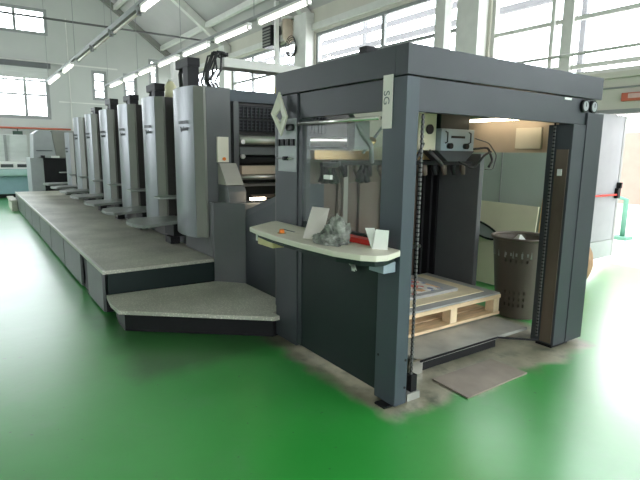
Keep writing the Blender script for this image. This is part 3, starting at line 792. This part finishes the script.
# rag: crumpled cloth
def rag(cx, cy, cz, rx, ry, rz, seed):
    b = bmesh.new(); bmesh.ops.create_icosphere(b, subdivisions=5, radius=1)
    from mathutils import noise
    for v in b.verts:
        p = v.co.copy()
        r = 1 + .22 * noise.noise(p * 2.0 + Vector((seed, 0, 0))) + .30 * (abs(noise.noise(p * 4.0 + Vector((0, seed, 0)))) - .15) + .22 * (abs(noise.noise(p * 8.5 + Vector((0, 0, seed)))) - .12)
        v.co = Vector((p.x * rx * r, p.y * ry * r, max(p.z, -.25) * rz * r + rz * .25))
        v.co.z = max(v.co.z, 0) 
        v.co += Vector((cx, cy, cz))
    return b
mb = MB(); mb.b.free(); mb.b = rag(-.18, .38, 1.002, .075, .085, .12, 3.1)
b2 = rag(-.24, .39, 1.002, .07, .12, .05, 8.2)
me = bpy.data.meshes.new('tmp'); b2.to_mesh(me); mb.b.from_mesh(me); b2.free()
o = mb.build('rag', 'cloth', smooth=True); tag(o, 'crumpled grey rag heaped on the middle of the cream desk', 'rag')
o = thing('red_tool', (-.03, .3, 1.0), 'red flat handled tool lying on desk beside the rag', 'tool')
MB().prism([(-.10, .40), (-.03, .44), (-.025, .16), (-.085, .14)], 1.002, 1.035).build('tool_body', 'red', o, bevel=.006)
MB().tube([(-.09, .40, 1.02), (-.12, .46, 1.015)], .010, 8).build('tool_nozzle', 'red', o)
o = MB().quad((-.13, .10, 1.002), (-.07, .035, 1.002), (-.095, .0, 1.12), (-.15, .05, 1.125), .004).quad((-.125, .115, 1.002), (-.085, .07, 1.002), (-.10, .12, 1.12), (-.13, .17, 1.115), .004).build('folded_paper', 'paper')
tag(o, 'white folded paper standing open at the right end of desk', 'paper')

# ------------------------------------------------------------------ suction head inside the frame
sh = thing('suction_head', (1.6, 1.1, 1.4), 'grey and cream suction head with control box hanging inside the feeder frame', 'suction head')
MB().box(1.40, 1.84, 1.0, 1.22, 1.585, 1.775).build('control_box', 'ctrl', sh, bevel=.004)
MB().box(1.18, 1.398, 1.06, 1.24, 1.585, 1.90).build('motor_box', 'creamp', sh, bevel=.004)
MB().tube([(1.31, 1.06, 1.765), (1.31, 1.045, 1.765)], .042, 18).build('fan_grille', 'black', sh)
MB().box(1.42, 1.80, 1.03, 1.22, 1.776, 2.11).build('head_mount', 'shade', sh, bevel=.004)
for x in (1.50, 1.715): MB().tube([(x, 1.0, 1.625), (x, .965, 1.625)], .026, 14).build('control_knob', 'black', sh)
MB().box(1.53, 1.71, .995, 1.0, 1.695, 1.715).build('display_slot', 'black', sh)
for x in (1.455, 1.765): MB().tube([(x, .998, 1.65), (x, .975, 1.66), (x, .975, 1.74), (x, .998, 1.75)], .006, 6).build('pull_handle', 'dark', sh)
MB().extr([(1.36, 1.584), (1.86, 1.584), (1.74, 1.49), (1.50, 1.49)], 'y', 1.0, 1.2).build('lower_housing', 'dark2', sh, bevel=.003)
MB().box(.2, 1.96, 1.20, 1.27, 1.50, 1.57).build('head_beam', 'brass', sh)
mb = MB()
for k in range(12):
    x = .45 + k * .13
    s_ = MB().tube([(x, 1.15, 1.49), (x, 1.15, 1.42), (x + .01, 1.14, 1.36)], [.022, .03, .018], 8)
    s_.build('suction_foot', 'brown' if k % 2 else 'black', sh)
MB().box(.35, 1.96, 1.10, 1.19, 1.455, 1.49).build('suction_bar', 'black', sh)
hs = [((1.86, 1.05, 1.60), (1.99, .95, 1.62), (2.0, .9, 1.50), (1.95, .9, 1.44)), ((1.84, .99, 1.70), (1.93, .9, 1.66), (1.99, .85, 1.55), (1.99, .88, 1.42), (1.9, .9, 1.42)),
      ((1.70, 1.05, 1.49), (1.80, .95, 1.42), (1.88, .9, 1.55), (1.97, .9, 1.58)), ((1.2, 1.05, 1.58), (1.14, .95, 1.65), (1.05, .95, 1.50), (1.1, 1.1, 1.45)),
      ((.95, 1.1, 1.5), (.9, 1.0, 1.75), (.75, 1.0, 1.8), (.6, 1.1, 1.55)), ((.7, 1.1, 1.48), (.6, 1.0, 1.62), (.5, 1.0, 1.72), (.42, 1.1, 1.9)), ((1.25, 1.0, 1.58), (1.32, .95, 1.5), (1.4, .98, 1.46))]
for k, h in enumerate(hs):
    pts = []
    for i in range(len(h) - 1):
        for q in range(5): pts.append(Vector(h[i]).lerp(Vector(h[i + 1]), q / 5))
    pts.append(Vector(h[-1]))
    sm = [pts[0]] + [(pts[i - 1] + pts[i] * 2 + pts[i + 1]) / 4 for i in range(1, len(pts) - 1)] + [pts[-1]]
    MB().tube(sm, (.006 if k == 1 else .012) if k < 5 else .02, 6).build('air_hose', ['cable', 'rod', 'cable', 'cable', 'ltgrey', 'ltgrey', 'cable'][k], sh)
for cx_ in (.26, .60):
    g_ = MB()
    for k in range(9):
        a_ = random.uniform(-.07, .07); c_ = random.uniform(-.05, .05)
        g_.tube([(cx_ + a_, 1.10 + c_, 1.32), (cx_ + a_ * .6, 1.10 + c_ * .5, 1.37), (cx_ + a_ * .8, 1.10, 1.44 + random.uniform(-.03, .02))], [.022, .03, .014], 7)
    g_.build('valve_cluster', 'black', sh)
MB().box(.2, .36, 1.09, 1.13, 1.44, 1.48).build('cluster_bar', 'black', sh)
MB().box(.45, .60, 1.02, 1.12, 1.58, 1.80).build('valve_block', 'ltgrey', sh, bevel=.005)
MB().box(.72, .92, 1.0, 1.12, 1.50, 1.60).build('valve_block', 'creamp', sh, bevel=.005)
for x in (.62, .95): MB().tube([(x, 1.05, 1.60), (x, 1.0, 1.66)], .03, 10).build('brass_fitting', 'brass', sh)

# ------------------------------------------------------------------ lift plate, pallet, boards
lp = thing('pile_lift_plate', (.95, .8, 0), 'low worn steel lift plate on the floor under the pallet', 'lift plate')
MB().box(.50, 1.80, .28, 1.45, .075, .10).build('plate_top', 'liftp', lp, bevel=.002)
MB().box(.42, .53, .275, .30, .0, .10).build('plate_leg', 'steel', lp)
MB().box(.55, 1.40, .30, .32, .002, .07).build('plate_front_shadow', 'black', lp)  # black strip standing in for the shadow under the plate's front edge
MB().tube([(.50, .268, .095), (1.38, .268, .095), (1.60, .055, .095)], .008, 6).build('guard_wire', 'black', lp)
MB().box(1.66, 1.72, .70, .76, .101, .114).build('lift_arm', 'black', lp); MB().box(.72, .78, .70, .76, .101, .114).build('lift_arm', 'black', lp)
px0, px1, py0, py1 = .62, 1.87, .61, 1.52
pl = thing('wooden_pallet', ((px0 + px1) / 2, (py0 + py1) / 2, .115), 'pale pine pallet carrying boards inside the feeder frame', 'pallet')
MB().box(px0, px1, py0, py1, .268, .302).build('top_deck', 'wood', pl, bevel=.003)
for y in (py0, py0 + .17, py0 + .34, py0 + .51, py0 + .68, py1 - .08): MB().box(px0, px1, y, y + .155 if y < 1.4 else py1, .115, .14).build('bottom_board', 'wood', pl, bevel=.003)
for x in (px0, (px0 + px1) / 2 - .04, px1 - .09):
    for y in (py0 + .005, (py0 + py1) / 2 - .045, py1 - .095): MB().box(x, x + .08, y, y + .09, .14, .268).build('block', 'wood2', pl, bevel=.004)
o = MB().box(px0 + .01, px1 - .01, py0 + .005, py1 - .01, .303, .318).build('grey_board', 'greyb', bevel=.002); tag(o, 'grey board covering the whole top of the pallet', 'board')
o = MB().box(px0 + .02, px1 - .12, py0 + .10, py1 - .05, .319, .325).build('pale_board', 'plyw'); tag(o, 'pale wooden board lying on the grey board of the pallet', 'board')
o = thing('printed_sheet_stack', (1.1, 1.1, .326), 'low stack of sheets with colourful printed picture on top of pallet', 'paper stack')
MB().box(px0 + .03, 1.55, .84, 1.40, .326, .352).build('sheet_pile', 'greyb', o, bevel=.002)
MB().box(px0 + .08, 1.42, .90, 1.34, .353, .355).build('printed_picture', 'pic', o)
o = MB()
o.prism([(.50, .15), (.485, -.17), (1.15, -.155), (1.14, .148)], .002, .012)
o = o.build('steel_floor_sheet', 'mat_'); tag(o, 'flat worn steel sheet lying on floor in front of feeder opening', 'sheet')

# ------------------------------------------------------------------ right of the frame
o = thing('plastic_basket', (2.30, .72, 0), 'tall dark perforated plastic bin standing behind the right post', 'bin')
mb = MB(); seg = 96
zs = [.0, .02] + [.06 + .031 * k for k in range(22)] + [.76]
for a in range(len(zs)):
    pass
R0, R1 = .20, .27
def rr(z): return R0 + (R1 - R0) * z / .78
rings = [[mb.b.verts.new((2.33 + rr(z) * math.cos(2 * math.pi * k / seg), .74 + rr(z) * math.sin(2 * math.pi * k / seg), z + .002)) for k in range(seg)] for z in zs]
for i in range(len(zs) - 1):
    for k in range(seg):
        hole = (k % 3 == 0) and (i % 2 == 0) and (k // 3) % 8 < 5 and (4 <= i <= 8 or 18 <= i <= 20)
        if hole: continue
        mb.b.faces.new((rings[i][k], rings[i][(k + 1) % seg], rings[i + 1][(k + 1) % seg], rings[i + 1][k]))
mb.b.faces.new(rings[0][::-1])
bk = mb.build('bin_body', 'basket', o)
md = bk.modifiers.new('thickness', 'SOLIDIFY'); md.thickness = .006; md.offset = -1
MB().tube([(2.33 + .278 * math.cos(t * math.pi / 16), .74 + .278 * math.sin(t * math.pi / 16), .775) for t in range(33)], .015, 8).build('bin_rim', 'basket', o)
MB().tube([(2.33, .74, .60), (2.33, .74, .70), (2.33, .74, .72)], [.255, .262, .15], 20).build('bin_lining', 'greyb', o)
o = MB()
o.prism([(2.17, .68), (2.29, .64), (2.31, .76), (2.2, .79)], .765, .85, top=[(2.225, .70), (2.245, .695), (2.245, .72), (2.23, .725)])
o = o.build('crumpled_paper', 'paper'); o.location.z = .722; tag(o, 'small white paper scrap sticking up from the dark bin', 'paper')
# cabinet, boards, oval tray
o = thing('grey_cabinet', (3.5, 2.1, 0), 'plain grey green cabinet behind the leaning cream board and the bin', 'cabinet')
MB().box(3.27, 3.8, 1.0, 3.2, .03, 1.95).build('cabinet_body', 'greyg', o, bevel=.006)
MB().box(3.262, 3.27, 1.70, 1.71, .1, 1.9).build('door_gap', 'winframe', o)
MB().box(3.30, 3.76, 1.04, 3.16, .002, .03).build('plinth', 'black', o)
o = MB().quad((3.05, 1.92, .012), (3.05, 1.10, .012), (3.19, 1.12, .985), (3.19, 1.95, .995), .018).build('leaning_board', 'creamp')
tag(o, 'large cream board leaning against the grey green cabinet', 'board')
o = thing('oval_tray', (3.08, 1.80, .55), 'grey oval tray with dark rim hung on the cream board', 'tray')
def ell(x, k=1.): return [(x + .12 * (.07 * math.sin(t)), 1.80 - k * (.27 * math.cos(t) - .02 * math.sin(t)), .665 + k * (-.065 * math.cos(t) + .085 * math.sin(t))) for t in [2 * math.pi * q / 32 for q in range(33)]]
MB().tube(ell(3.05), .013, 6).build('tray_rim', 'black', o)
v = MB(); e1 = ell(3.055, .98)[:-1]
v._add(e1 + [(x + .02, y, z) for x, y, z in e1], [tuple(range(32)), tuple(range(32, 64))[::-1]] + [(i, (i + 1) % 32, 32 + (i + 1) % 32, 32 + i) for i in range(32)])
v.build('tray_plate', 'ltgrey', o)
o = MB().quad((3.10, 1.08, .0), (3.10, 1.02, .0), (3.22, 1.04, 1.08), (3.22, 1.10, 1.08), .02).build('wooden_stick', 'wood3'); tag(o, 'narrow wooden lath leaning on the cabinet beside the cream board', 'lath')
# brown sack behind the right post
b = bmesh.new(); bmesh.ops.create_icosphere(b, subdivisions=4, radius=1)
from mathutils import noise as _n
for v in b.verts:
    p = v.co.copy(); r = 1 + .12 * _n.noise(p * 2.2)
    tz = (p.z + 1) / 2
    v.co = Vector((4.03 + p.x * (.26 - .14 * tz) * r, 1.08 + p.y * (.2 - .08 * tz) * r, max(0, .30 * (1 + p.z) * r)))
mb = MB(); mb.b.free(); mb.b = b
o = mb.build('paper_sack', 'sack', smooth=True); tag(o, 'slumped brown paper sack on the floor right of the frame post', 'sack')

# ------------------------------------------------------------------ delivery end and machine at the far left
de = thing('delivery_unit', (-.2, 14.6, 0), 'grey delivery end of press with slanted hood beyond the last tower', 'press delivery')
MB().box(-.62, -.30, 14.0, 15.2, .01, 1.31).build('side_cover', 'ltgrey', de, bevel=.02)
MB().box(-.298, 1.9, 14.02, 15.2, .01, 1.30).build('delivery_bay', 'black', de, bevel=.01)
MB().extr([(-.53, 1.312), (.04, 1.312), (-.04, 2.02), (-.12, 2.07), (-.36, 2.07), (-.49, 1.97)], 'y', 14.05, 15.0).build('hood', 'ltgrey', de, bevel=.01)
MB().extr([(.05, 1.312), (.9, 1.312), (.9, 2.07), (-.03, 2.07), (-.03, 2.02)], 'y', 14.08, 15.0).build('hood_side', 'strip', de)
MB().box(-.45, -.05, 14.03, 14.049, 1.50, 1.52).build('hood_seam', 'dark', de)
MB().box(-.36, -.26, 13.9, 14.0, 1.312, 1.38).build('lamp_block', 'black', de)
MB().box(-.1, .1, 13.9, 14.0, 1.312, 1.37).build('small_box', 'white', de)
fm = thing('teal_machine', (-1.2, 17.2, 0), 'pale teal machine with clear hood standing by far wall at left', 'machine')
MB().box(-2.6, -.45, 16.9, 17.9, .0, .12).build('machine_base', 'black', fm)
MB().box(-2.65, -.40, 16.8, 17.9, .121, .70).build('machine_body', 'tealb', fm, bevel=.04)
MB().box(-2.7, -.36, 16.6, 17.8, .701, .92).build('machine_shelf', 'teal', fm, bevel=.07)
MB().box(-2.65, -.38, 16.75, 17.8, .921, 1.15).build('machine_console', 'white', fm, bevel=.02)
for x in (-1.2, -.75, -1.8): MB().box(x, x + .34, 16.735, 16.749, .97, 1.07).build('console_slot', 'letter', fm)
MB().box(-2.6, -.40, 17.0, 17.8, 1.151, 2.0).build('clear_hood', mat('milky_hood', (.52, .55, .52), .35, var=.15, scale=2.5, stretch=(.4, 1, 2)), fm, bevel=.02)
MB().box(-1.05, -.97, 16.97, 16.999, 1.16, 1.98).build('hood_mullion', 'winframe', fm)

# ------------------------------------------------------------------ world, camera
w = bpy.data.worlds.new('overcast_sky'); SC.world = w; w.use_nodes = True
nt = w.node_tree; nt.nodes.clear()
bg = nt.nodes.new('ShaderNodeBackground'); ow = nt.nodes.new('ShaderNodeOutputWorld')
bg.inputs[0].default_value = (.95, .97, 1.0, 1); bg.inputs[1].default_value = 18.0
nt.links.new(bg.outputs[0], ow.inputs[0])

cam = bpy.data.cameras.new('camera'); co = bpy.data.objects.new('camera', cam); C.objects.link(co); SC.camera = co
f_px, yaw, pitch, roll = 503.307, .606503, .171428, .01315
F = Vector((math.sin(yaw) * math.cos(pitch), math.cos(yaw) * math.cos(pitch), -math.sin(pitch)))
r = Vector((math.cos(yaw), -math.sin(yaw), 0)); u = r.cross(F)
r2 = math.cos(roll) * r + math.sin(roll) * u; u2 = -math.sin(roll) * r + math.cos(roll) * u
mw = Matrix((( r2.x, u2.x, -F.x, -2.028), (r2.y, u2.y, -F.y, -2.099), (r2.z, u2.z, -F.z, 1.55), (0, 0, 0, 1)))
co.matrix_world = mw
cam.sensor_fit = 'HORIZONTAL'; cam.sensor_width = 36; cam.lens = f_px / 640 * 36; cam.clip_start = .05; cam.clip_end = 200

vs_ = SC.view_settings
vs_.view_transform = 'Standard'; vs_.look = 'None'; vs_.gamma = 1; vs_.use_curve_mapping = False
vs_.exposure = -0.68
SC.cycles.max_bounces = 8; SC.cycles.diffuse_bounces = 4; SC.cycles.glossy_bounces = 4; SC.cycles.transparent_max_bounces = 12
SC.cycles.sample_clamp_indirect = 6.0
SC.cycles.use_denoising = True
